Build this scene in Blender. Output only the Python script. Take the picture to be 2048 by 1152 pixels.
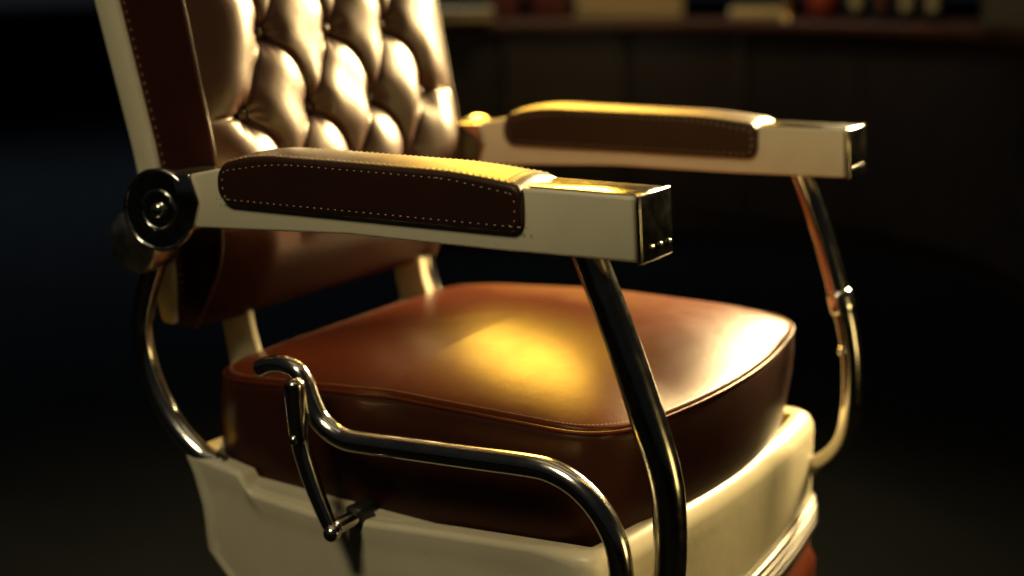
import bpy, bmesh, math
import numpy as np
from mathutils import Vector, Matrix

for o in list(bpy.data.objects):
    bpy.data.objects.remove(o)
SC = bpy.context.scene
COL = SC.collection
Z0 = 0.75          # height of the arm tops above the floor; chair coordinates below count z from there

# ------------------------------------------------------------------ camera
cam_d = bpy.data.cameras.new('camera'); cam = bpy.data.objects.new('camera', cam_d); COL.objects.link(cam)
CP = Vector((0.5327, -1.0431, 0.1942 + Z0)); YAW, PIT, ROL = 0.5656, 0.2328, -0.0114
fwd = Vector((-math.sin(YAW)*math.cos(PIT), math.cos(YAW)*math.cos(PIT), -math.sin(PIT)))
rt = fwd.cross(Vector((0, 0, 1))).normalized(); up = rt.cross(fwd)
c_, s_ = math.cos(ROL), math.sin(ROL)
r2 = c_*rt + s_*up; u2 = -s_*rt + c_*up
M = Matrix((r2, u2, -fwd)).transposed().to_4x4(); M.translation = CP
cam.matrix_world = M
cam_d.sensor_width = 36; cam_d.lens = 36*2633.2/2048; cam_d.clip_start = 0.05; cam_d.clip_end = 200
cam_d.dof.use_dof = True; cam_d.dof.focus_distance = 1.335; cam_d.dof.aperture_fstop = 1.9
SC.camera = cam

# ------------------------------------------------------------------ world: an unlit room, just a breath of cool light
W = bpy.data.worlds.new('World'); SC.world = W; W.use_nodes = True
bg = W.node_tree.nodes['Background']; bg.inputs[0].default_value = (0.0065, 0.0072, 0.008, 1); bg.inputs[1].default_value = 1.0

# ------------------------------------------------------------------ lamps
def area(name, loc, target, sx, sy, power, colour, spread=None):
    d = bpy.data.lights.new(name, 'AREA'); d.shape = 'RECTANGLE'; d.size = sx; d.size_y = sy
    d.energy = power; d.color = colour
    if spread: d.spread = math.radians(spread)
    o = bpy.data.objects.new(name, d); COL.objects.link(o)
    o.location = Vector(loc) + Vector((0, 0, Z0))
    o.rotation_euler = (Vector(target) + Vector((0, 0, Z0)) - o.location).to_track_quat('-Z', 'Y').to_euler()
    return o
area('soft_window_lamp', (0.08, 2.70, 0.97), (-0.35, 0.3, 0.0), 0.80, 0.75, 72, (1.0, 0.75, 0.36), 56)
area('added_floor_fill', (-4.6, 3.0, 2.6), (-4.2, 2.8, -0.75), 3.0, 3.0, 62, (0.84, 0.93, 1.0), 95)  # added cool fill, lifts the dark floor at left; no doorway there
area('added_front_fill', (2.2, 0.55, -0.25), (0.0, 0.35, -0.45), 0.8, 0.6, 1.1, (1.0, 0.74, 0.28), 60)  # added weak golden fill for the front of the shell
area('yellow_wall_lamp', (-1.42, 1.80, 1.06), (-0.25, 0.2, -0.2), 0.85, 0.75, 17, (1.0, 0.55, 0.06), 80)
area('added_ceiling_fill', (-0.4, 0.3, 2.25), (-0.4, 0.31, 0), 2.2, 2.0, 7, (1.0, 0.86, 0.58))  # added overhead fill, gives the chrome tubes a broad soft highlight
area('overhead_lamp', (-0.25, -1.55, 1.75), (-0.3, 0.1, -0.3), 0.50, 0.50, 4.2, (1.0, 0.87, 0.57), 80)
def spot(name, loc, target, power, cone, colour, radius):
    d = bpy.data.lights.new(name, 'SPOT'); d.energy = power; d.color = colour; d.shadow_soft_size = radius
    d.spot_size = math.radians(cone); d.spot_blend = 0.8
    o = bpy.data.objects.new(name, d); COL.objects.link(o); o.location = Vector(loc) + Vector((0, 0, Z0))
    o.rotation_euler = (Vector(target) + Vector((0, 0, Z0)) - o.location).to_track_quat('-Z', 'Y').to_euler()
spot('added_counter_fill', (-1.25, 2.75, 1.35), (-1.35, 3.7, 0.0), 32, 105, (1.0, 0.72, 0.32), 0.05)  # added unseen spot that brightens the things on the counter

V = SC.view_settings
V.view_transform = 'Standard'; V.look = 'None'; V.exposure = 0; V.gamma = 1; V.use_curve_mapping = False
SC.render.engine = 'CYCLES'
SC.cycles.use_denoising = True
SC.cycles.max_bounces = 8

# ------------------------------------------------------------------ materials
def new_mat(name):
    m = bpy.data.materials.new(name); m.use_nodes = True
    nt = m.node_tree
    return m, nt, nt.nodes['Principled BSDF']
def node(nt, t, **kw):
    n = nt.nodes.new(t)
    for k, v in kw.items():
        if k in n.inputs: n.inputs[k].default_value = v
        else: setattr(n, k, v)
    return n
def ramp(nt, src, stops):
    r = nt.nodes.new('ShaderNodeValToRGB'); nt.links.new(src, r.inputs[0])
    e = r.color_ramp.elements
    while len(e) < len(stops): e.new(0.5)
    for k, (p, c) in enumerate(stops):
        e[k].position = p; e[k].color = (*c, 1) if len(c) == 3 else c
    return r
def leather(name, dark, mid, rough=0.36, grain=0.18, scale=520, spec=0.5, tint=(1.0, 0.84, 0.58)):
    m, nt, b = new_mat(name); L = nt.links.new
    tc = node(nt, 'ShaderNodeTexCoord')
    n1 = node(nt, 'ShaderNodeTexNoise', Scale=14.0, Detail=6.0, Roughness=0.6); L(tc.outputs['Object'], n1.inputs['Vector'])
    rc = ramp(nt, n1.outputs['Fac'], [(0.3, dark), (0.7, mid)]); L(rc.outputs[0], b.inputs['Base Color'])
    n2 = node(nt, 'ShaderNodeTexNoise', Scale=40.0, Detail=4.0); L(tc.outputs['Object'], n2.inputs['Vector'])
    mr = node(nt, 'ShaderNodeMapRange'); mr.inputs[1].default_value = .3; mr.inputs[2].default_value = .7; mr.inputs[3].default_value = rough-0.015; mr.inputs[4].default_value = rough+0.03
    L(n2.outputs['Fac'], mr.inputs[0]); L(mr.outputs[0], b.inputs['Roughness'])
    vo = node(nt, 'ShaderNodeTexVoronoi', Scale=float(scale)); vo.feature = 'DISTANCE_TO_EDGE'
    wp = node(nt, 'ShaderNodeTexNoise', Scale=160.0, Detail=2.0); L(tc.outputs['Object'], wp.inputs['Vector'])
    mx = node(nt, 'ShaderNodeMix', data_type='VECTOR'); mx.inputs[0].default_value = 0.006
    L(tc.outputs['Object'], mx.inputs[4]); L(wp.outputs['Color'], mx.inputs[5]); L(mx.outputs[1], vo.inputs['Vector'])
    n3 = node(nt, 'ShaderNodeTexNoise', Scale=75.0, Detail=4.0); L(tc.outputs['Object'], n3.inputs['Vector'])
    b1 = node(nt, 'ShaderNodeBump', Strength=grain, Distance=0.0006); L(vo.outputs['Distance'], b1.inputs['Height'])
    b2 = node(nt, 'ShaderNodeBump', Strength=0.05, Distance=0.004); L(n3.outputs['Fac'], b2.inputs['Height']); L(b1.outputs[0], b2.inputs['Normal'])
    v2 = node(nt, 'ShaderNodeTexVoronoi', Scale=46.0); v2.feature = 'DISTANCE_TO_EDGE'
    w2 = node(nt, 'ShaderNodeTexNoise', Scale=30.0, Detail=3.0); L(tc.outputs['Object'], w2.inputs['Vector'])
    m2 = node(nt, 'ShaderNodeMix', data_type='VECTOR'); m2.inputs[0].default_value = 0.05
    L(tc.outputs['Object'], m2.inputs[4]); L(w2.outputs['Color'], m2.inputs[5]); L(m2.outputs[1], v2.inputs['Vector'])
    cr = node(nt, 'ShaderNodeMapRange'); cr.inputs[1].default_value = 0.0; cr.inputs[2].default_value = 0.07; L(v2.outputs['Distance'], cr.inputs[0])
    b3 = node(nt, 'ShaderNodeBump', Strength=0.012, Distance=0.0008); L(cr.outputs[0], b3.inputs['Height']); L(b2.outputs[0], b3.inputs['Normal'])
    L(b3.outputs[0], b.inputs['Normal'])
    b.inputs['Specular IOR Level'].default_value = spec; b.inputs['Specular Tint'].default_value = (*tint, 1)
    return m
def metal(name, col, rough, wear=0.04):
    m, nt, b = new_mat(name); L = nt.links.new
    b.inputs['Metallic'].default_value = 1; b.inputs['Base Color'].default_value = (*col, 1)
    tc = node(nt, 'ShaderNodeTexCoord'); n = node(nt, 'ShaderNodeTexNoise', Scale=60.0, Detail=6.0, Roughness=0.7); L(tc.outputs['Object'], n.inputs['Vector'])
    mr = node(nt, 'ShaderNodeMapRange'); mr.inputs[1].default_value = .35; mr.inputs[2].default_value = .75
    mr.inputs[3].default_value = rough; mr.inputs[4].default_value = rough+wear
    L(n.outputs['Fac'], mr.inputs[0]); L(mr.outputs[0], b.inputs['Roughness'])
    return m
def enamel(name, c0, c1, rough):
    m, nt, b = new_mat(name); L = nt.links.new
    tc = node(nt, 'ShaderNodeTexCoord'); n = node(nt, 'ShaderNodeTexNoise', Scale=9.0, Detail=8.0, Roughness=0.65); L(tc.outputs['Object'], n.inputs['Vector'])
    rc = ramp(nt, n.outputs['Fac'], [(0.32, c0), (0.65, c1)]); L(rc.outputs[0], b.inputs['Base Color'])
    mr = node(nt, 'ShaderNodeMapRange'); mr.inputs[3].default_value = rough-.04; mr.inputs[4].default_value = rough+.08
    L(n.outputs['Fac'], mr.inputs[0]); L(mr.outputs[0], b.inputs['Roughness'])
    n2 = node(nt, 'ShaderNodeTexNoise', Scale=420.0, Detail=2.0); L(tc.outputs['Object'], n2.inputs['Vector'])
    bp = node(nt, 'ShaderNodeBump', Strength=0.10, Distance=0.0006); L(n2.outputs['Fac'], bp.inputs['Height'])
    n3 = node(nt, 'ShaderNodeTexNoise', Scale=22.0, Detail=3.0); L(tc.outputs['Object'], n3.inputs['Vector'])
    bq = node(nt, 'ShaderNodeBump', Strength=0.10, Distance=0.006); L(n3.outputs['Fac'], bq.inputs['Height']); L(bp.outputs[0], bq.inputs['Normal']); L(bq.outputs[0], b.inputs['Normal'])
    n4 = node(nt, 'ShaderNodeTexNoise', Scale=130.0, Detail=6.0, Roughness=0.75); L(tc.outputs['Object'], n4.inputs['Vector'])
    sp = ramp(nt, n4.outputs['Fac'], [(0.27, (0.45, 0.36, 0.22)), (0.34, (1, 1, 1))])
    mu = node(nt, 'ShaderNodeMix', data_type='RGBA', blend_type='MULTIPLY'); mu.inputs[0].default_value = 0.8
    L(rc.outputs[0], mu.inputs[6]); L(sp.outputs[0], mu.inputs[7]); L(mu.outputs[2], b.inputs['Base Color'])
    return m
def plain(name, c0, c1, rough, scale=20.0, emit=None):
    m, nt, b = new_mat(name); L = nt.links.new
    tc = node(nt, 'ShaderNodeTexCoord'); n = node(nt, 'ShaderNodeTexNoise', Scale=scale, Detail=5.0); L(tc.outputs['Object'], n.inputs['Vector'])
    rc = ramp(nt, n.outputs['Fac'], [(0.3, c0), (0.7, c1)]); L(rc.outputs[0], b.inputs['Base Color'])
    b.inputs['Roughness'].default_value = rough
    return m
MT = dict(
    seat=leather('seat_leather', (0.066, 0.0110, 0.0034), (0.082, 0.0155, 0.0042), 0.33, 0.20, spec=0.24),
    shaded=leather('shaded_leather', (0.024, 0.006, 0.004), (0.032, 0.008, 0.005), 0.40, 0.25, spec=0.20),  # darker leather copy, shade of the side faces put into its colour
    back=leather('back_leather', (0.036, 0.010, 0.006), (0.044, 0.013, 0.007), 0.37, 0.26, spec=0.9, tint=(1.0, 0.90, 0.70)),
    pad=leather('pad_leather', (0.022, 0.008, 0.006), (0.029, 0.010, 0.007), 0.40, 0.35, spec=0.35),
    chrome=metal('chrome', (0.68, 0.64, 0.55), 0.13, 0.08),
    cream=enamel('cream_enamel', (0.60, 0.53, 0.36), (0.66, 0.585, 0.40), 0.30),
    thread=plain('thread', (0.30, 0.23, 0.13), (0.42, 0.34, 0.20), 0.7, 300.0),
    dthread=plain('brown_thread', (0.20, 0.09, 0.03), (0.28, 0.13, 0.05), 0.7, 300.0),
    steel=metal('dull_steel', (0.13, 0.12, 0.10), 0.28, 0.08),
    dark_chrome=metal('darker_chrome', (0.42, 0.39, 0.33), 0.13, 0.09),  # darker copy of the chrome, dimmer reflections put into its colour
    nickel=metal('satin_nickel', (0.80, 0.72, 0.56), 0.26, 0.10),
    brass=metal('brass', (0.75, 0.52, 0.20), 0.25),
    wood=plain('counter_wood', (0.055, 0.020, 0.009), (0.09, 0.034, 0.014), 0.38, 8.0),
    cabinet=plain('cabinet_wood', (0.010, 0.007, 0.006), (0.018, 0.011, 0.009), 0.5, 6.0),
    floor=plain('dark_floor', (0.0028, 0.0034, 0.0041), (0.0036, 0.0042, 0.0050), 1.0, 5.0),
    wall=plain('dark_wall', (0.010, 0.009, 0.008), (0.016, 0.013, 0.011), 0.8, 3.0),
    towel=plain('towel', (0.45, 0.35, 0.17), (0.58, 0.46, 0.24), 0.95, 120.0),
    red=plain('red_glaze', (0.16, 0.02, 0.010), (0.24, 0.035, 0.014), 0.35, 10.0),
    darkred=plain('dark_red_card', (0.07, 0.012, 0.010), (0.11, 0.02, 0.014), 0.6, 10.0),
    black=plain('black_plastic', (0.008, 0.008, 0.009), (0.014, 0.014, 0.015), 0.45, 10.0),
    grey=plain('grey_case', (0.055, 0.055, 0.045), (0.075, 0.072, 0.058), 0.5, 10.0),
    bottle=plain('bottle_ceramic', (0.36, 0.32, 0.20), (0.46, 0.42, 0.27), 0.3, 15.0),
)

# ------------------------------------------------------------------ mesh helpers
ORG = {}
def build(name, verts, faces, mat, parent=None, smooth=True, sharp=None):
    """one mesh object, its origin at the centre of its box; verts in world metres"""
    v = np.asarray(verts, float); c = (v.min(0) + v.max(0))/2
    me = bpy.data.meshes.new(name); me.from_pydata((v-c).tolist(), [], [list(f) for f in faces]); me.validate(); me.update()
    if smooth:
        me.polygons.foreach_set('use_smooth', [True]*len(me.polygons))
        if sharp: me.set_sharp_from_angle(angle=math.radians(sharp))
    me.materials.append(MT[mat])
    o = bpy.data.objects.new(name, me); COL.objects.link(o)
    pw = Vector((0, 0, 0))
    if parent is not None: o.parent = parent; pw = ORG[parent.name]
    o.location = Vector(c) - pw; ORG[o.name] = Vector(c)
    return o
def empty(name, loc):
    o = bpy.data.objects.new(name, None); COL.objects.link(o); o.location = loc; o.empty_display_size = .05
    ORG[o.name] = Vector(loc); return o
def tag(o, label=None, cat=None, group=None, kind=None):
    for k, v in (('label', label), ('category', cat), ('group', group), ('kind', kind)):
        if v: o[k] = v
    return o
class MB:
    def __init__(s): s.v = []; s.f = []
    def add(s, v, f):
        n = len(s.v); s.v += [tuple(map(float, q)) for q in v]; s.f += [tuple(n+i for i in q) for q in f]; return s
    def build(s, name, mat, parent=None, **kw): return build(name, s.v, s.f, mat, parent, **kw)
def U(v):          # chair coordinates (z from the arm top) to world
    v = np.array(v, float); v[:, 2] += Z0; return v
MIRY = 0.645
def mir(v, f):     # the same piece on the far side of the chair
    v = np.array(v, float); v[:, 1] = MIRY - v[:, 1]; return v, [tuple(reversed(q)) for q in f]
def catmull(P, n=8, closed=False):
    P = np.asarray(P, float); out = []; N = len(P)
    for i in range(N if closed else N-1):
        if closed: a, b, c, d = P[(i-1) % N], P[i], P[(i+1) % N], P[(i+2) % N]
        else: a, b, c, d = P[max(i-1, 0)], P[i], P[i+1], P[min(i+2, N-1)]
        for k in range(n):
            t = k/n
            out.append(0.5*((2*b)+(-a+c)*t+(2*a-5*b+4*c-d)*t*t+(-a+3*b-3*c+d)*t**3))
    if not closed: out.append(P[-1])
    return np.array(out)
def resample(P, step, closed=False):
    Q = np.vstack([P, P[:1]]) if closed else P
    L = np.r_[0, np.cumsum(np.linalg.norm(np.diff(Q, axis=0), axis=1))]
    n = max(2, int(round(L[-1]/step))); t = np.linspace(0, L[-1], n+1)
    R = np.array([np.interp(t, L, Q[:, k]) for k in range(Q.shape[1])]).T
    return R[:-1] if closed else R
def tube(P, r, seg=18, closed=False, round_ends=True, flat=None):
    P = np.asarray(P, float); n = len(P); r = np.broadcast_to(np.asarray(r, float), (n,)).copy()
    T = np.gradient(P, axis=0) if not closed else np.roll(P, -1, 0)-np.roll(P, 1, 0)
    T /= np.linalg.norm(T, axis=1)[:, None]
    a = np.array([0, 1., 0]) if abs(T[0][1]) < .8 else np.array([0, 0, 1.])
    u = np.cross(T[0], a); u /= np.linalg.norm(u)
    v = []; f = []; rings = []
    for i in range(n):
        u = u - T[i]*(u@T[i]); u /= np.linalg.norm(u); w = np.cross(T[i], u)
        rings.append((P[i], u.copy(), w, r[i], T[i]))
    if round_ends and not closed:
        c, u, w, rr, t = rings[0]; pre = [(c-t*rr*.5*math.sin(q), u, w, rr*math.cos(q), t) for q in (1.45, 1.1, .7, .35)]
        c, u, w, rr, t = rings[-1]; post = [(c+t*rr*.5*math.sin(q), u, w, rr*math.cos(q), t) for q in (.35, .7, 1.1, 1.45)]
        rings = pre+rings+post
    for c, u, w, rr, t in rings:
        for k in range(seg):
            q = 2*math.pi*k/seg; v.append(c+rr*(math.cos(q)*u+(flat or 1)*math.sin(q)*w))
    m = len(rings)
    for i in range(m if closed else m-1):
        j = (i+1) % m
        for k in range(seg):
            f.append((i*seg+k, i*seg+(k+1) % seg, j*seg+(k+1) % seg, j*seg+k))
    if not closed:
        f.append(tuple(range(seg-1, -1, -1))); f.append(tuple((m-1)*seg+k for k in range(seg)))
    return np.array(v), f
def lathe(prof, centre, axis, seg=40):
    """prof: (radius, distance along axis)"""
    A = Vector(axis).normalized(); B = A.orthogonal().normalized(); C = A.cross(B); c = Vector(centre)
    v = []; f = []
    for r, h in prof:
        for k in range(seg):
            q = 2*math.pi*k/seg; v.append(tuple(c+A*h+(B*math.cos(q)+C*math.sin(q))*r))
    for i in range(len(prof)-1):
        for k in range(seg):
            f.append((i*seg+k, i*seg+(k+1) % seg, (i+1)*seg+(k+1) % seg, (i+1)*seg+k))
    f.append(tuple(range(seg-1, -1, -1))); f.append(tuple((len(prof)-1)*seg+k for k in range(seg)))
    return np.array(v), f
def prism(poly, y0, y1, bev=0.0, seg=3, axis='y'):
    """poly of (x,z) pulled along y (or of (x,y) pulled along z), its edges rounded"""
    bm = bmesh.new()
    if axis == 'y': a = [bm.verts.new((x, y0, z)) for x, z in poly]; b = [bm.verts.new((x, y1, z)) for x, z in poly]
    else: a = [bm.verts.new((x, y, y0)) for x, y in poly]; b = [bm.verts.new((x, y, y1)) for x, y in poly]
    bm.faces.new(a); bm.faces.new(list(reversed(b)))
    n = len(poly)
    for i in range(n): bm.faces.new((a[(i+1) % n], a[i], b[i], b[(i+1) % n]))
    bmesh.ops.recalc_face_normals(bm, faces=bm.faces)
    if bev:
        ed = [e for e in bm.edges if e.calc_face_angle(0) > math.radians(12)]
        bmesh.ops.bevel(bm, geom=ed, offset=bev, segments=seg, profile=.5, affect='EDGES', clamp_overlap=True)
    bm.verts.index_update()
    v = np.array([q.co[:] for q in bm.verts]); f = [tuple(q.index for q in p.verts) for p in bm.faces]
    bm.free(); return v, f
def box(x0, x1, y0, y1, z0, z1, bev=0.002, seg=2):
    return prism([(x0, z0), (x1, z0), (x1, z1), (x0, z1)], y0, y1, bev, seg)
def arc_poly(pts, r, n=5):
    """round every corner of a polygon of (a,b); r: one radius or one per corner"""
    out = []; N = len(pts); P = [Vector(p) for p in pts]
    for i in range(N):
        rr = r[i] if isinstance(r, (list, tuple)) else r
        a, b, c = P[i-1], P[i], P[(i+1) % N]
        d1 = (a-b); d2 = (c-b); q = min(rr, d1.length*.45, d2.length*.45)
        if q < 1e-5: out.append(tuple(b)); continue
        s = b+d1.normalized()*q; e = b+d2.normalized()*q
        for k in range(n+1):
            t = k/n; out.append(tuple((1-t)**2*s+2*t*(1-t)*b+t*t*e))
    return out
def stitches(path, nrm, pitch, length, thick, lift=0.0003):
    """a run of short thread stitches lying along a path; nrm: outward normal(s)"""
    P = resample(np.asarray(path, float), pitch); v = []; f = []
    T = np.gradient(P, axis=0); T /= np.linalg.norm(T, axis=1)[:, None]
    nrm = np.broadcast_to(np.asarray(nrm, float), P.shape)
    for c, t, n in zip(P, T, nrm):
        s = np.cross(t, n); s /= np.linalg.norm(s); c = c+n*lift; k = len(v); h = length/2
        v += [c-t*h-n*thick*.4, c-t*h*.45+s*thick*.5, c-t*h*.45+n*thick*.6, c-t*h*.45-s*thick*.5,
              c+t*h*.45+s*thick*.5, c+t*h*.45+n*thick*.6, c+t*h*.45-s*thick*.5, c+t*h-n*thick*.4]
        f += [(k, k+2, k+1), (k, k+3, k+2), (k+1, k+2, k+5, k+4), (k+2, k+3, k+6, k+5), (k+4, k+5, k+7), (k+5, k+6, k+7)]
    return v, f

# ================================================================== setting
MT['floor'].node_tree.nodes['Principled BSDF'].inputs['Specular IOR Level'].default_value = 0.0
fl = MB().add([(-40, -20, 0), (40, -20, 0), (40, 50, 0), (-40, 50, 0)], [(0, 1, 2, 3)]).build('floor', 'floor', smooth=False); tag(fl, kind='structure')

# ================================================================== the chair
chair = empty('barber_chair', (-0.3, 0.3225, 0))
tag(chair, 'vintage barber chair with tufted brown leather back, cream enamel arms and chrome tubing', 'barber chair')

# ---- plan outline shared by cushion, shell, trim and leg rest
def plan(x_rear, x_front, y0, y1, bulge, r_rear, r_front, step=0.006):
    """closed outline seen from above, front edge bowed outward, corners rounded"""
    ym = (y0+y1)/2; hw = (y1-y0)/2
    NF = 61
    fr = [(x_front + bulge*(1-((y-ym)/hw)**2), y) for y in np.linspace(y0, y1, NF)]
    pts = [(x_rear, y0)] + fr + [(x_rear, y1)]
    rad = [r_rear, r_front] + [0]*(NF-2) + [r_front, r_rear]
    # corner rounding of the front needs room: thin the bowed edge next to the corners
    keep = [0, 1] + [i for i in range(2, NF) if abs(pts[i][1]-y0) > r_front*1.1 and abs(pts[i][1]-y1) > r_front*1.1] + [NF, NF+1]
    P = []
    pp = [pts[i] for i in keep]; rr = [rad[i] for i in keep]
    N = len(pp)
    for i in range(N):
        a, b, c = Vector(pp[i-1]), Vector(pp[i]), Vector(pp[(i+1) % N]); q = rr[i]
        if q <= 0: P.append(tuple(b)); continue
        d1 = (a-b); d2 = (c-b); s = b+d1.normalized()*min(q, d1.length*.98); e = b+d2.normalized()*min(q, d2.length*.98)
        for k in range(9):
            t = k/8; P.append(tuple((1-t)**2*s+2*t*(1-t)*b+t*t*e))
    return resample(np.array(P), step, closed=True)
def offset_plan(P, d):
    T = np.roll(P, -1, 0)-np.roll(P, 1, 0); T /= np.linalg.norm(T, axis=1)[:, None]
    # outline runs rear-near -> front-near -> front-far -> rear-far: counter-clockwise, outward normal is right of travel
    N = np.stack([T[:, 1], -T[:, 0]], 1); return P + N*d

# ---- seat cushion
def seam_z(x): return -0.256 - 0.020*np.clip((-0.33-x)/0.25, 0, 1)
CU = plan(-0.618, -0.056, 0.052, 0.600, 0.042, 0.080, 0.060, 0.005)
cu_v = []; cu_f = []; n = len(CU)
cx, cy = -0.30, 0.3235
rings = []
zs = seam_z(CU[:, 0])
zb = -0.412
for d, t in [(-0.030, -0.004), (-0.012, 0.0), (-0.004, 0.012), (0.001, 0.04), (0.004, 0.30), (0.005, 0.6), (0.003, 0.82), (0.000, 0.93), (-0.002, 0.98)]:
    Q = offset_plan(CU, d)
    z = zb + (zs-zb)*t
    Q[:, 0] -= 0.020*(1-min(1, max(0, t)))*np.clip((Q[:, 0]+0.2)/0.15, 0, 1)
    rings.append(np.c_[Q, z])
rings.append(np.c_[offset_plan(CU, -0.0055), zs-0.0010])
for s in [0.985, 0.965, 0.94, 0.91, 0.87, 0.82, 0.76, 0.7, 0.62, 0.54, 0.46, 0.38, 0.3, 0.22, 0.14, 0.07, 0.02]:
    Q = np.c_[cx+(CU[:, 0]-cx)*s, cy+(CU[:, 1]-cy)*s]
    base = zs*s + (-0.256)*(1-s)
    h = 0.042*(1-s**2.6)**0.80
    h = h - 0.0012*np.exp(-(((Q[:, 0]+.25)/.10)**2+((Q[:, 1]-.38)/.05)**2))
    # the front half falls away a little towards the front edge
    h = h - 0.004*np.clip((Q[:, 0]+0.20)/0.18, 0, 1)**2
    rings.append(np.c_[Q, base+h])
for k, R_ in enumerate(rings): cu_v += R_.tolist()
for k in range(len(rings)-1):
    for i in range(n):
        j = (i+1) % n; cu_f.append((k*n+i, k*n+j, (k+1)*n+j, (k+1)*n+i))
cu_f.append(tuple(range(n-1, -1, -1))); cu_f.append(tuple((len(rings)-1)*n+i for i in range(n)))
cushion = build('seat_cushion', U(cu_v), cu_f, 'seat', chair)
me_ = cushion.data; me_.materials.append(MT['shaded'])
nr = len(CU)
for k_, pl_ in enumerate(me_.polygons): pl_.material_index = 1 if k_ < 9*nr else 0  # cushion sides take the leather with shade in its colour
tag(cushion, 'domed chestnut leather seat cushion')
wp = np.c_[offset_plan(CU, -0.0022), zs-0.0008]
build('piping', U(tube(wp, 0.0020, 8, closed=True)[0]), tube(wp, 0.0020, 8, closed=True)[1], 'seat', cushion)
mb = MB()
sp = np.c_[cx+(CU[:, 0]-cx)*0.972, cy+(CU[:, 1]-cy)*0.972, zs*0.972-0.256*0.028+0.042*(1-0.972**2.6)**0.80+0.0005]
sp = np.vstack([sp, sp[:1]])
mb.add(*stitches(sp, (0, 0, 1), 0.0045, 0.0034, 0.0009))
tag(build('stitching', U(mb.v), mb.f, 'dthread', cushion), kind='stuff')

# ---- cream pressed shell under the cushion
SH = plan(-0.617, -0.040, 0.018, 0.646, 0.026, 0.010, 0.032, 0.005)
def shell_top(x, y):
    near = -0.366 + np.interp(x, [-0.62, -0.528, -0.518, -0.509, -0.40, -0.23, -0.08, 0.0],
                              [0.004, -0.008, -0.022, -0.029, -0.034, -0.017, -0.004, 0.000])
    return near - 0.024*np.clip((y-0.12)/0.48, 0, 1)*np.clip((x+0.30)/0.20, 0, 1)
st = shell_top(SH[:, 0], SH[:, 1])
srings = []
def taper(Q, z):
    """rear edge of the shell runs forward as it goes down"""
    sh = np.interp(z, [-0.75, -0.70, -0.517, -0.491, -0.433, -0.359], [0.20, 0.19, 0.062, 0.026, 0.023, 0.0])
    w = np.clip((-0.30-Q[:, 0])/0.30, 0, 1)
    R_ = Q.copy(); R_[:, 0] = Q[:, 0] + sh*w; return R_
front = np.clip((SH[:, 0]+0.12)/0.08, 0, 1)
edge_r = 0.007 + 0.016*front
for d, t in [(-0.0300, -0.50), (-0.0285, -0.06), (-1.0, 0.0)]:
    if d == -1.0: continue
    srings.append(np.c_[offset_plan(SH, d), st+t*0.05])
for q in np.linspace(0, math.pi/2, 6):
    d = -edge_r*(1-math.sin(q)); z = st - edge_r*(1-math.cos(q))
    Q = offset_plan(SH, 0); N_ = offset_plan(SH, 1.0)-SH
    srings.append(np.c_[SH+N_*d[:, None], z])
zlast = srings[-1][:, 2]
for k in range(1, 13):
    t = k/12; z = zlast*(1-t) + (-0.60)*t
    srings.append(np.c_[taper(SH, z), z])
sv = []; sf = []; n = len(SH)
# a raised lip along the rear edge of the side panels, the panel itself pressed 3 mm in
for R_ in srings:
    R_ = R_.copy()
    rear = SH[:, 0]
    for sgn, yy in ((1, 0.018), (-1, 0.646)):
        m = np.abs(SH[:, 1]-yy) < 1e-3
        lip = np.clip((rear+0.602)/0.004, 0, 1)*np.clip((st-0.009-R_[:, 2])/0.004, 0, 1)*np.clip((-0.08-rear)/0.05, 0, 1)
        R_[m, 1] += sgn*0.003*lip[m]
    sv += R_.tolist()
for k in range(len(srings)-1):
    for i in range(n):
        j = (i+1) % n; sf.append((k*n+j, k*n+i, (k+1)*n+i, (k+1)*n+j))
sf.append(tuple(range(n))); sf.append(tuple((len(srings)-1)*n+i for i in range(n-1, -1, -1)))
shell = build('seat_shell', U(sv), sf, 'cream', chair, sharp=50)
tag(shell, 'cream enamelled metal shell below the cushion')

# ---- ribbed chrome trim and leather leg rest in front of the shell
FR = SH[(SH[:, 0] > -0.075)]
FRO = FR.copy(); TZ = -0.518
for k, (d, z, r) in enumerate([(0.003, TZ, 0.0045), (0.005, TZ-0.010, 0.0050), (0.006, TZ-0.020, 0.0050), (0.006, TZ-0.031, 0.0055)]):
    P = FRO.copy(); P[:, 0] += d
    o = build('trim_rib', U(tube(np.c_[P, np.full(len(P), z)], r, 12)[0]), tube(np.c_[P, np.full(len(P), z)], r, 12)[1], 'steel', chair)
lv = []; lf = []
ys = np.linspace(0.03, 0.632, 30); zz = np.linspace(TZ-0.035, -0.70, 14)
FS = FRO[(FRO[:, 1] > 0.025) & (FRO[:, 1] < 0.640)]
def front_x(y): return np.interp(y, FS[:, 1], FS[:, 0])
for a, z in enumerate(zz):
    for b_, y in enumerate(ys):
        e = (min(a, 3)/3)**.5*(min(13-a, 3)/3)**.5*(min(b_, 2)/2)**.5*(min(29-b_, 2)/2)**.5
        lv.append((front_x(y)-0.02+0.036*e, y, z))
for a in range(13):
    for b_ in range(29): lf.append((a*30+b_, a*30+30+b_, a*30+31+b_, a*30+1+b_))
nb = len(lv)
for y, z in ((ys[0], zz[0]), (ys[-1], zz[0]), (ys[-1], zz[-1]), (ys[0], zz[-1])): lv.append((-0.10, y, z))
lf += [tuple([nb]+[i for i in range(30)]+[nb+1])[::-1], (nb, nb+1, nb+2, nb+3), tuple([nb+3, nb+2]+[13*30+i for i in range(29, -1, -1)])[::-1]]
lf += [tuple([nb, nb+3]+[a*30 for a in range(13, -1, -1)]), tuple([nb+2, nb+1]+[a*30+29 for a in range(14)])]
tag(build('leg_rest', U(lv), lf, 'seat', chair, sharp=60), 'padded leather leg rest panel under the ribbed trim')

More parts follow.
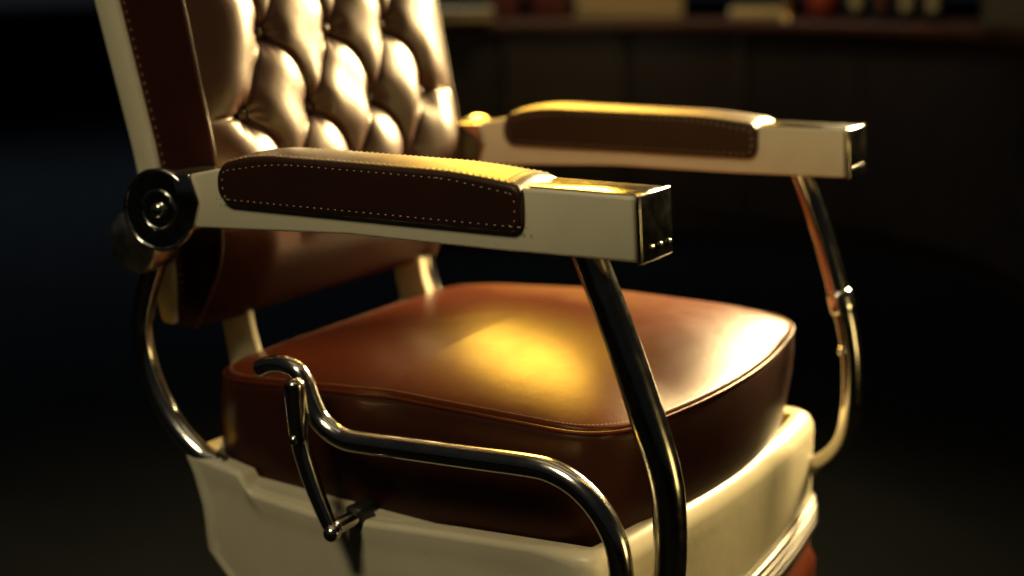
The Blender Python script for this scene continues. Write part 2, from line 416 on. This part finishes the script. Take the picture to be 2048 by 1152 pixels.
# ---- column and round foot below the picture
build('pedestal', *lathe([(0.10, 0.03), (0.085, 0.05), (0.08, 0.13), (0.11, 0.148)], (-0.3, 0.3225, 0), (0, 0, 1)), 'chrome', chair)
build('foot', *lathe([(0.0, 0.0), (0.29, 0.0), (0.30, 0.01), (0.28, 0.025), (0.14, 0.045), (0.10, 0.05)], (-0.3, 0.3225, 0), (0, 0, 1), 56), 'cream', chair)

# ---- armrests
def arm_section(poly, y0, y1, bev): return prism(poly, y0, y1, bev, 3)
def pad_mesh():
    xs = np.r_[-0.505, -0.5045, -0.503, -0.500, -0.495, -0.488, np.linspace(-0.478, -0.142, 42), -0.132, -0.125, -0.1195, -0.116, -0.1148, -0.1143]
    def zt(x): return 0.0115 - 0.014*np.clip((-0.42-x)/0.085, 0, 1)**2 - 0.0085*np.clip((x+0.22)/0.105, 0, 1)**1.8
    def zb(x): return -0.0475 + 0.004*(x+0.505)/0.39
    v = []; NS = 0; rings = []
    for x in xs:
        e = min((x+0.505)/0.017, (-0.1143-x)/0.012, 1.0); c = math.sqrt(max(0, 1-(1-e)**2))
        a = zb(x)+0.016*(1-c); et = min((x+0.505)/0.012, (-0.1143-x)/0.010, 1.0); ct = math.sqrt(max(0, 1-(1-et)**2))
        b = zt(x)-0.012*(1-ct)
        ring = []
        y0, y1 = -0.0075, 0.0715
        q = 0.6+0.4*ct
        ring += [(y0+0.004, a), (y0+0.0012, a+0.0012), (y0, a+0.004)]
        for k in range(1, 6): ring.append((y0, a+0.004+(b-0.011-a)*k/6))
        r = 0.0065
        for k in range(6):
            t = k/5*math.pi/2; ring.append((y0+r*(1-math.cos(t)), b-0.007+r*math.sin(t)))
        for k in range(1, 9):
            t = k/9; ring.append((y0+r+(y1-y0-2*r)*t, b-0.0005+0.0045*q*math.sin(math.pi*t)))
        for k in range(6):
            t = (1-k/5)*math.pi/2; ring.append((y1-r*(1-math.cos(t)), b-0.007+r*math.sin(t)))
        for k in range(5, 0, -1): ring.append((y1, a+0.004+(b-0.011-a)*k/6))
        ring += [(y1, a+0.004), (y1-0.0012, a+0.0012), (y1-0.004, a)]
        rings.append([(x, y, z) for y, z in ring])
    m = len(rings[0]); f = []
    for R_ in rings: v += R_
    for i in range(len(rings)-1):
        for k in range(m): f.append((i*m+k, i*m+(k+1) % m, (i+1)*m+(k+1) % m, (i+1)*m+k))
    f.append(tuple(range(m-1, -1, -1))); f.append(tuple((len(rings)-1)*m+k for k in range(m)))
    # stitch rows
    s = MB()
    ins = arc_poly([(-0.498, -0.0405), (-0.1205, -0.0370), (-0.1215, -0.0060), (-0.20, 0.0035), (-0.42, 0.0035), (-0.498, -0.0095)], [.012, .010, .006, .02, .03, .008], 6)
    loop = np.array([(x, -0.0075, z) for x, z in ins]); loop = np.vstack([loop, loop[:1]])
    s.add(*stitches(catmull(loop, 2), (0, -1, 0), 0.0094, 0.0036, 0.0013, 0.0001))
    lf_ = loop.copy(); lf_[:, 1] = 0.0715
    s.add(*stitches(lf_, (0, 1, 0), 0.0094, 0.0042, 0.0016, 0.0002))
    for y in (-0.0005, 0.0645):
        top = np.array([(x, y, zt(x)-0.0003) for x in np.linspace(-0.490, -0.128, 60)])
        s.add(*stitches(top, (0, 0, 1), 0.0072, 0.0048, 0.0013, 0.0004))
    for x in (-0.1265, -0.1345):
        fr = np.array([(x, y, zt(x)-0.0006+0.0042*math.sin(math.pi*(y+.001)/.066)) for y in np.linspace(0.001, 0.063, 16)])
        s.add(*stitches(fr, (0.2, 0, 1), 0.0050, 0.0036, 0.0012, 0.0006))
    return (np.array(v), f), (np.array(s.v), s.f)
PAD = pad_mesh()
def both(fn):
    for far in (False, True): fn(far, (lambda vf: mir(*vf)) if far else (lambda vf: (np.array(vf[0], float), vf[1])))
def make_arm(far, g):
    side = 'far' if far else 'near'
    poly = [(0.0035, -0.0600), (0.0, 0.0), (-0.115, -0.0005), (-0.50, -0.0065), (-0.565, -0.020), (-0.565, -0.0795), (-0.33, -0.0655), (-0.15, -0.0640)]
    v, f = g(prism(poly, 0.0, 0.064, 0.0035, 4)); arm = build('armrest', U(v), f, 'cream', chair, sharp=40)
    v, f = g(prism([(-0.1135, 0.0002), (0.0005, 0.0002), (0.0005, 0.0022), (-0.1135, 0.0022)], 0.0045, 0.0595, 0.0008, 2)); build('top_plate', U(v), f, 'chrome', arm, sharp=40)
    v, f = g(prism([(0.0015, 0.0024), (0.0065, 0.0024), (0.0105, -0.0615), (0.0052, -0.0615)], -0.001, 0.065, 0.0022, 4)); build('end_plate', U(v), f, 'dark_chrome', arm, sharp=40)
    for y in (0.020, 0.038, 0.056):
        v, f = g(lathe([(0.0024, 0), (0.0023, 0.0008), (0.0015, 0.0016), (0.0004, 0.0019)], (0.0098, y, -0.0485), (1, 0, 0.06), 14)); build('rivet', U(v), f, 'chrome', arm)
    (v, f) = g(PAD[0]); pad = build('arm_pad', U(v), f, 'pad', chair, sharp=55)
    tag(pad, 'brown leather arm pad with light stitching on the %s arm' % side)
    (v, f) = g(PAD[1]); tag(build('stitching', U(v), f, 'thread', pad), kind='stuff')
    # hinge end: chrome end block with a pointed front edge, round cap, knuckle behind
    v, f = g(prism([(-0.612, -0.019), (-0.553, -0.0175), (-0.541, -0.048), (-0.553, -0.081), (-0.612, -0.088)], -0.0035, 0.0675, 0.002, 3)); blk = build('hinge_block', U(v), f, 'chrome', chair, sharp=40)
    prof = [(0.0455, -0.006), (0.0478, 0.0), (0.0480, 0.0055), (0.0470, 0.0080), (0.0452, 0.0088), (0.0436, 0.0080), (0.0430, 0.0066), (0.0240, 0.0062), (0.0232, 0.0076), (0.0220, 0.0082), (0.0208, 0.0076), (0.0200, 0.0062), (0.0088, 0.0060), (0.0084, 0.0095), (0.0070, 0.0118), (0.0040, 0.0130), (0.001, 0.0133)]
    v, f = g(lathe(prof, (-0.600, -0.003, -0.061), (0.20, -1, 0.05), 56)); cap = build('hinge_cap', U(v), f, 'chrome', chair, sharp=55)
    tag(cap, 'round chrome hinge cap with stepped rings')
    prof = [(0.020, -0.012), (0.034, -0.008), (0.038, 0.0), (0.038, 0.030), (0.034, 0.040), (0.020, 0.044)]
    v, f = g(lathe(prof, (-0.664, 0.010, -0.108), (0, 1, 0), 40)); build('hinge_knuckle', U(v), f, 'nickel', chair)
    # rear support, front support, side rail
    P = resample(catmull([(-0.640, .03, -.085), (-0.652, .03, -.130), (-0.676, .03, -.184), (-0.6855, .03, -.225), (-0.677, .03, -.274), (-0.656, .03, -.316), (-0.630, .030, -.346), (-0.600, .032, -.368), (-.57, .034, -.380)], 6), 0.008)
    v, f = g(tube(P, 0.0135, 22)); build('rear_support', U(v), f, 'chrome', chair)
    P = resample(catmull([(-0.078, .032, -.030), (-0.056, .032, -.079), (-0.023, .032, -.154), (0.004, .032, -.224), (0.019, .032, -.266), (0.026, .032, -.305), (0.027, .032, -.370), (0.0165, .032, -.425), (-0.016, .033, -.462), (-.06, .035, -.474)], 7), 0.008)
    rk = 1.0
    if far: P[:, 0] -= np.interp(P[:, 2], [-.40, -.28, -.10], [.010, .014, .004]); rk = 0.84
    v, f = g(tube(P, rk*np.interp(P[:, 2], [-.30, -.22, -.06], [.0165, .0175, .0160]), 24)); build('front_support', U(v), f, 'dark_chrome', chair)
    if far:
        i_ = int(np.abs(P[:, 2]+.230).argmin()); c_t = (P[i_+1]-P[i_-1]); c_t /= np.linalg.norm(c_t)
        v, f = g(tube(np.array([P[i_]-c_t*.010, P[i_]-c_t*.004, P[i_]+c_t*.004, P[i_]+c_t*.010]), .0175, 24)); build('collar', U(v), f, 'chrome', chair)
        v, f = lathe([(0.0062, 0), (0.0060, 0.003), (0.0042, 0.0055), (0.0008, 0.0065)], (0.004, MIRY-.032-.0135, -.292), (0.25, -1, 0.1), 20); build('bolt', U(v), f, 'chrome', chair)
    P = resample(catmull([(-0.464, .0, -.2305), (-0.450, .0, -.2235), (-0.430, .0, -.2205), (-0.410, .0, -.2245), (-0.400, .0, -.237), (-0.393, .0, -.256), (-0.379, .0, -.278), (-0.350, .0, -.292), (-0.31, .0, -.2915), (-0.271, .0, -.2885), (-0.185, .0, -.2825), (-0.110, .0, -.2770), (-0.083, .0, -.2785), (-0.056, .0, -.2885), (-0.032, .0, -.3085), (-0.0145, .0, -.337), (-0.008, .0, -.372), (-0.010, .004, -.42), (-.03, .012, -.462), (-0.07, .03, -.48)], 6), 0.006)
    rr = np.where((P[:, 0] < -0.40) & (P[:, 2] > -.25), 0.0100, 0.0122)
    rr = np.convolve(np.pad(rr, 4, 'edge'), np.ones(9)/9, 'valid')
    if far: return      # only the near side carries the bent rail
    v, f = g(tube(P, rr, 22)); build('side_rail', U(v), f, 'chrome', chair)
both(make_arm)

# ---- reclining lever on the near side
P = resample(catmull([(-0.397, -0.020, -.232), (-0.3965, -0.020, -.262), (-0.392, -0.020, -.300), (-0.379, -0.020, -.340), (-0.3655, -0.019, -.372), (-0.356, -0.018, -.392)], 6), 0.006)
v, f = tube(P, np.interp(P[:, 2], [-.39, -.34, -.25], [.0085, .0100, .0112]), 20, round_ends=True)
lever = build('recline_lever', U(v), f, 'chrome', chair, sharp=60); tag(lever, 'slim chrome lever hanging beside the cushion')
build('bolt', U(lathe([(0.0058, 0), (0.0056, 0.002), (0.004, 0.0042), (0.0008, 0.005)], (-0.3935, -0.0295, -.2935), (0, -1, 0), 20)[0]), lathe([(0.0058, 0), (0.0056, 0.002), (0.004, 0.0042), (0.0008, 0.005)], (-0.3935, -0.0295, -.2935), (0, -1, 0), 20)[1], 'chrome', lever)
v, f = lathe([(0.0102*math.sin(q)+1e-4, -0.0102*math.cos(q)) for q in np.linspace(0.05, math.pi-0.05, 14)], (-0.352, -0.021, -.3955), (0, 1, 0), 24); build('ball_end', U(v), f, 'chrome', lever)
v, f = tube([(-0.352, -0.014, -.3915), (-0.352, 0.01, -.3915), (-0.352, 0.03, -.3915)], 0.0090, 18); build('pivot_pin', U(v), f, 'chrome', lever)
v, f = box(-0.363, -0.341, 0.014, 0.050, -.403, -.379, 0.004, 2); build('pivot_boss', U(v), f, 'black', lever)

# ---- backrest
ZK = [-0.245, -0.215, -0.19, -0.13, -0.023, 0.171, 0.42]
XF = [-0.646, -0.632, -0.615, -0.582, -0.583, -0.622, -0.672]       # front edge (piping)
XR = [-0.682, -0.687, -0.700, -0.701, -0.714, -0.765, -0.829] # rear of the cream frame
XM = [-0.670, -0.667, -0.665, -0.665, -0.679, -0.729, -0.793]       # frame / leather joint
fx = lambda z: np.interp(z, ZK, XF)
def smooth_interp(z, K):
    return np.mean([np.interp(np.asarray(z)+d, ZK, K) for d in np.linspace(-.03, .03, 13)], axis=0)
YN, YF = 0.072, 0.573
NY, NZ = 400, 500
gy = np.linspace(YN, YF, NY); gz = np.linspace(-0.224, 0.42, NZ)
GY, GZ = np.meshgrid(gy, gz)
YC, DY, DZ = 0.314, 0.121, 0.0945
btn = []
for r in range(-1, 5):                        # r = 0 is the row at z .034 with four buttons
    z = 0.034 + r*DZ
    ys_ = [YC+(k-1.5)*DY for k in range(4)] if r % 2 == 0 else [YC-.002+(k-1)*DY for k in range(3)]
    ys_ = [y+0.0035*math.sin(7.3*y*10+r*2.7) for y in ys_]
    btn.append((r, z+0.002*math.sin(r*3.1), ys_))
segs = []     # (polyline, sharpness)
for (r, z, ys_) in btn:
    nxt = [b for b in btn if b[0] == r+1]
    if nxt:
        for y in ys_:
            for y2 in nxt[0][2]:
                if abs(abs(y2-y)-DY/2) < 0.02:
                    mx_, mz = (y+y2)/2, (z+nxt[0][1])/2
                    if y2 < y: segs.append(([(y2, nxt[0][1]), (mx_+.012, mz+.009), (y, z)], 1.0))     # falls to the right: sharp tucked fold
                    else: segs.append(([(y, z), (mx_-.004, mz+.003), (y2, nxt[0][1])], 0.35))
    if r % 2 == 0:
        segs.append(([(YN-.02, z-.003), (ys_[0], z)], 0.9)); segs.append(([(ys_[-1], z), (YF+.02, z-.002)], 0.9))
    if r == -1:
        for y in ys_: segs.append(([(y, z), (y, z-.06)], 0.5))
def sdist(y, z, a, b):
    ax, az = a; bx, bz = b; dx, dz = bx-ax, bz-az; t = np.clip(((y-ax)*dx+(z-az)*dz)/(dx*dx+dz*dz), 0, 1)
    return np.hypot(y-ax-t*dx, z-az-t*dz)
acc = np.zeros_like(GY); crease = np.zeros_like(GY); step = np.zeros_like(GY)
for pl, sh in segs:
    pl = catmull(np.array(pl), 5) if len(pl) > 2 else np.array(pl)
    d = np.min([sdist(GY, GZ, pl[i], pl[i+1]) for i in range(len(pl)-1)], axis=0)
    acc += 1/np.maximum(d, .0012)**2.5*(0.55+0.45*sh)
    crease = np.maximum(crease, sh*np.exp(-(d/0.0024)**2))
    if sh == 1.0:            # the upper pillow laps over the lower one along a tucked fold
        t_ = np.clip((GY-pl[0][0])/(pl[-1][0]-pl[0][0]), 0, 1); zl = np.interp(GY, pl[:, 0], pl[:, 1])
        step += np.tanh((GZ-zl)/0.0022)*np.exp(-d/0.010)*np.sin(math.pi*t_)**.5
deff = acc**(-1/2.5)
pit = np.zeros_like(GY)
for r, z, ys_ in btn:
    for y in ys_: pit = np.maximum(pit, np.exp(-((GY-y)**2+(GZ-z)**2)/0.019**2))
H = 0.0185*(1-np.exp(-(deff/0.029)**1.4)) - 0.0085*crease - 0.016*pit + 0.0024*step + 0.014
rng = np.random.default_rng(4)
for _ in range(14):            # hand-stuffed: no two pillows alike
    ky, kz, ph = rng.uniform(20, 75), rng.uniform(-75, 75), rng.uniform(0, 6.28)
    H += 0.00055*np.sin(ky*GY+kz*GZ+ph)
for r, z, ys_ in btn:          # small gathers round each button
    for y in ys_:
        q = np.hypot(GY-y, GZ-z); a_ = np.arctan2(GZ-z, GY-y)
        H += 0.0011*np.cos(9*a_+y*40)*np.exp(-((q-0.014)/0.008)**2)
low = 1/(1+np.exp((GZ+0.105)/0.012))            # the plain lower part
H = H*(1-low) + 0.027*low
ey = np.clip(np.minimum(GY-YN, YF-GY)/0.075, 0, 1); ez = np.clip((GZ+0.224)/0.03, 0, 1)
H = H*np.sin(ey*math.pi/2)*np.sqrt(1-(1-ez)**2)
for _ in range(4):
    Hp = np.pad(H, 1, 'edge'); H = 0.4*H + 0.15*(Hp[:-2, 1:-1]+Hp[2:, 1:-1]+Hp[1:-1, :-2]+Hp[1:-1, 2:])
XG = smooth_interp(GZ, XF) + H - 0.002
bv = np.stack([XG, GY, GZ], -1).reshape(-1, 3).tolist(); bf = []
for a in range(NZ-1):
    for b_ in range(NY-1): i = a*NY+b_; bf.append((i, i+1, i+NY+1, i+NY))
nb = len(bv)       # back edge of the leather body, rounded off only by the frame it sits in
zc = gz[::4].tolist() + [gz[-1]]
xm = smooth_interp(np.array(gz), XM)
for a in range(NZ): bv.append((xm[a], YN, gz[a]))
for a in range(NZ): bv.append((xm[a], YF, gz[a]))
for a in range(NZ-1):
    bf.append((a*NY, (a+1)*NY, nb+a+1, nb+a)); bf.append(((a+1)*NY+NY-1, a*NY+NY-1, nb+NZ+a, nb+NZ+a+1))
bf.append(tuple([nb]+[i for i in range(NY)]+[nb+NZ])[::-1]); bf.append(tuple([nb+NZ-1]+[(NZ-1)*NY+i for i in range(NY)]+[nb+2*NZ-1]))
back = build('backrest', U(bv), bf, 'back', chair, sharp=60); back.data.materials.append(MT['shaded'])
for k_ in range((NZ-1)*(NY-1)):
    if gz[k_//(NY-1)] < -0.10: back.data.polygons[k_].material_index = 1  # plain lower face: shade put into the leather colour
for k_ in range((NZ-1)*(NY-1), len(back.data.polygons)): back.data.polygons[k_].material_index = 1      # side panels, also in the leather darkened for shade
tag(back, 'deep buttoned brown leather backrest')
def face_x(y, z): return float(XG[np.abs(gz-z).argmin(), np.abs(gy-y).argmin()])
B0 = None
for r, z, ys_ in btn:
    for y in ys_:
        if z > 0.40: continue
        if B0 is None:
            v, f = lathe([(0.0045, -0.004), (0.0086, 0.001), (0.0092, 0.0035), (0.0080, 0.0070), (0.0050, 0.0092), (0.0008, 0.0100)], (0, 0, 0), (1, 0, 0.2), 18)
            B0 = build('button', U(v + np.array([face_x(y, z)+0.004, y, z])), f, 'back', back)
            bc = ORG[B0.name] - Vector((face_x(y, z), y, z))
        else:
            b_ = B0.copy(); COL.objects.link(b_); b_.parent = back
            b_.location = Vector((face_x(y, z), y, z)) + bc - ORG[back.name]
for y in (YN+0.0005, YF-0.0005):
    P = resample(np.stack([smooth_interp(gz, XF)-0.001, np.full(NZ, y), gz], 1), .006)
    v, f = tube(P, 0.0026, 8); build('piping', U(v), f, 'back', back)
# cream frame: a slab behind the leather, its side edges in view
zf = np.linspace(-0.222, 0.425, 60); xr = smooth_interp(zf, XR); xm2 = smooth_interp(zf, XM)+0.0005
poly = list(zip(xr, zf)) + list(zip(xm2[::-1], zf[::-1]))
v, f = prism(arc_poly(poly, [0.012]+[0]*58+[.012, .004]+[0]*58+[.004], 4), 0.066, 0.579, 0.0025, 2)
tag(build('back_frame', U(v), f, 'cream', chair, sharp=40), 'cream enamelled frame edge behind the backrest')
nm = MB()
for z in np.arange(-0.20, 0.41, 0.0105):
    v, f = lathe([(0.0018, 0), (0.0016, 0.0007), (0.0006, 0.0013)], (float(smooth_interp(z, XM))+0.008, YN, z), (0, -1, 0), 8); nm.add(v, f)
    v, f = lathe([(0.0018, 0), (0.0016, 0.0007), (0.0006, 0.0013)], (float(smooth_interp(z, XM))+0.008, YF, z), (0, 1, 0), 8); nm.add(v, f)
tag(build('nail_heads', U(nm.v), nm.f, 'dthread', back), kind='stuff')
# cream brackets that carry the back on the shell
def bracket(far, g):
    poly = arc_poly([(-0.660, -0.205), (-0.612, -0.198), (-0.606, -0.238), (-0.598, -0.262), (-0.585, -0.385), (-0.625, -0.385), (-0.642, -0.305)], [.006, .006, .02, .02, .004, .004, .03], 4)
    v, f = g(prism(poly, 0.135, 0.145, 0.002, 2)); build('back_bracket', U(v), f, 'cream', chair, sharp=40)
both(bracket)

# ================================================================== counter and what stands on it, far out of focus
CC = (-1.30, 2.15); CR = 1.25; CZ = Z0 + 0.030
def polar(a, r): a = math.radians(a); return (CC[0]+r*math.cos(a), CC[1]+r*math.sin(a))
def arc_slab(a0, a1, r0, r1, z0, z1, bev=0.004, n=48):
    A = np.linspace(a0, a1, n); return prism([polar(a, r0) for a in A] + [polar(a, r1) for a in A[::-1]], z0, z1, bev, 3, axis='z')
ctr = empty('shop_counter', (*polar(90, CR+.3), 0))
tag(ctr, 'dark curved wooden counter running behind the chair', 'counter')
v, f = arc_slab(8, 172, CR-0.02, CR+0.52, CZ-0.036, CZ, 0.008); build('counter_top', v, f, 'wood', ctr, sharp=40)
for k in range(8):
    a0 = 9+k*20.3; v, f = arc_slab(a0, a0+20.0, CR+0.02, CR+0.50, 0.08, CZ-0.037, 0.003, 8); build('cabinet_panel', v, f, 'cabinet', ctr, sharp=40)
v, f = arc_slab(9, 171, CR+0.07, CR+0.49, 0.0, 0.079, 0.0); build('plinth', v, f, 'cabinet', ctr, sharp=40)

def rot_box(cx, cy, ang, w, d, z0, h, bev=.006):
    v, f = box(-w/2, w/2, -d/2, d/2, 0, h, bev, 3); c, s_ = math.cos(ang), math.sin(ang)
    v = np.stack([cx+v[:, 0]*c-v[:, 1]*s_, cy+v[:, 0]*s_+v[:, 1]*c, z0+v[:, 2]], 1); return v, f
YAWO = 0.50       # things on the counter face the chair
def towel(x, y, w, d, n, label, ang=YAWO, h=.026):
    t = empty('folded_towel_stack', (x, y, CZ)); tag(t, label, 'towels', None)
    for k in range(n):
        v, f = rot_box(x+.004*math.sin(k*2.1), y, ang+.03*math.sin(k*1.7), w-.006*(k % 2), d, CZ+.001+k*h, h-.0015, .010); build('folded_towel', v, f, 'towel', t)
towel(-2.28, 3.00, 0.30, 0.22, 2, 'short stack of folded tan towels nearest the chair back')
towel(-1.93, 3.72, 0.42, 0.26, 7, 'tall wide stack of folded tan towels at middle of counter', h=.030)
v, f = rot_box(-1.30, 3.52, YAWO, 0.20, 0.14, CZ+.001, 0.042, .012); tag(build('folded_cloth', v, f, 'towel'), 'single folded tan cloth lying beside the brass post', 'cloth')
# dark red cartons between the towels
cartons = [(-2.28, 3.34, 0.13, 0.10, 0.16, 'dark red carton standing next to the short towel stack'), (-2.16, 3.50, 0.15, 0.10, 0.19, 'taller dark red carton standing next to the tall towel stack')]
for x, y, w, d, h, lab in cartons:
    c = empty('carton', (x, y, CZ)); tag(c, lab, 'carton', 'dark red cartons on the counter')
    v, f = rot_box(x, y, YAWO, w, d, CZ+.001, h*.86, .003); build('box_body', v, f, 'darkred', c, sharp=40)
    v, f = rot_box(x, y, YAWO, w+.005, d+.005, CZ+.001+h*.862, h*.14, .003); build('lid', v, f, 'darkred', c, sharp=40)
# brass post
bp = empty('brass_stand', (-1.165, 3.46, CZ)); tag(bp, 'slim brass stand with a round foot on the counter', 'stand')
build('foot', *lathe([(0.030, 0.001), (0.032, 0.006), (0.022, 0.014), (0.012, 0.02)], (-1.165, 3.46, CZ), (0, 0, 1), 28), 'brass', bp)
build('post', *lathe([(0.0125, 0.018), (0.0115, 0.10), (0.012, 0.28), (0.004, 0.30)], (-1.165, 3.46, CZ), (0, 0, 1), 20), 'brass', bp)
build('knob', *lathe([(0.004, 0.298), (0.018, 0.31), (0.021, 0.325), (0.016, 0.34), (0.003, 0.347)], (-1.165, 3.46, CZ), (0, 0, 1), 20), 'brass', bp)
# red jar
jr = empty('jar', (-1.10, 3.62, CZ)); tag(jr, 'rounded red jar standing between brass stand and dark bottles', 'jar')
build('jar_body', *lathe([(0.035, 0.001), (0.052, 0.012), (0.060, 0.05), (0.056, 0.09), (0.042, 0.115)], (-1.10, 3.62, CZ), (0, 0, 1), 32), 'red', jr)
build('lid', *lathe([(0.044, 0.1152), (0.046, 0.122), (0.040, 0.135), (0.012, 0.142), (0.011, 0.156), (0.003, 0.16)], (-1.10, 3.62, CZ), (0, 0, 1), 32), 'black', jr)
# four dark bottles with pale round labels
names = ['dark bottle with pale label nearest the red jar', 'dark bottle with reddish label, second from the red jar', 'dark bottle with pale label, third from the red jar', 'dark bottle with pale label beside the grey case']
for (x, y), lab, lm in zip([(-0.945, 3.52), (-0.835, 3.46), (-0.735, 3.39), (-0.625, 3.31)], names, ['bottle', 'darkred', 'bottle', 'bottle']):
    b_ = empty('bottle', (x, y, CZ)); tag(b_, lab, 'bottle', 'dark bottles in a row on the counter')
    build('bottle_body', *lathe([(0.030, 0.001), (0.036, 0.006), (0.037, 0.02), (0.037, 0.115), (0.030, 0.14), (0.014, 0.155), (0.013, 0.185)], (x, y, CZ), (0, 0, 1), 32), 'black', b_)
    build('cap', *lathe([(0.016, 0.1855), (0.0165, 0.19), (0.016, 0.215), (0.004, 0.218)], (x, y, CZ), (0, 0, 1), 20), 'chrome', b_)
    d = (CP - Vector((x, y, CP.z))).normalized()
    ev = []; ef = []
    side = Vector((0, 0, 1)).cross(d)
    for i in range(9):
        for j in range(9):
            u_, w_ = (i/4-1), (j/4-1); rr = max(abs(u_), abs(w_)); q = math.hypot(u_, w_) or 1
            u_, w_ = u_*rr/q, w_*rr/q; a = u_*0.55
            ev.append(tuple(Vector((x, y, CZ+.068+w_*.030)) + (d*math.cos(a)+side*math.sin(a))*0.0376))
    for i in range(8):
        for j in range(8): ef.append((i*9+j, i*9+9+j, i*9+10+j, i*9+1+j))
    build('bottle_label', ev, ef, lm, b_)
# grey case at the right
gc = empty('case', (-0.26, 2.98, CZ)); tag(gc, 'grey green hard case standing at the right end of counter', 'case')
v, f = rot_box(-0.26, 2.98, 0.15, 0.26, 0.20, CZ+.001, 0.135, .008); build('case_body', v, f, 'grey', gc, sharp=40)
v, f = rot_box(-0.26, 2.98, 0.15, 0.264, 0.204, CZ+.138, 0.05, .008); build('case_lid', v, f, 'grey', gc, sharp=40)
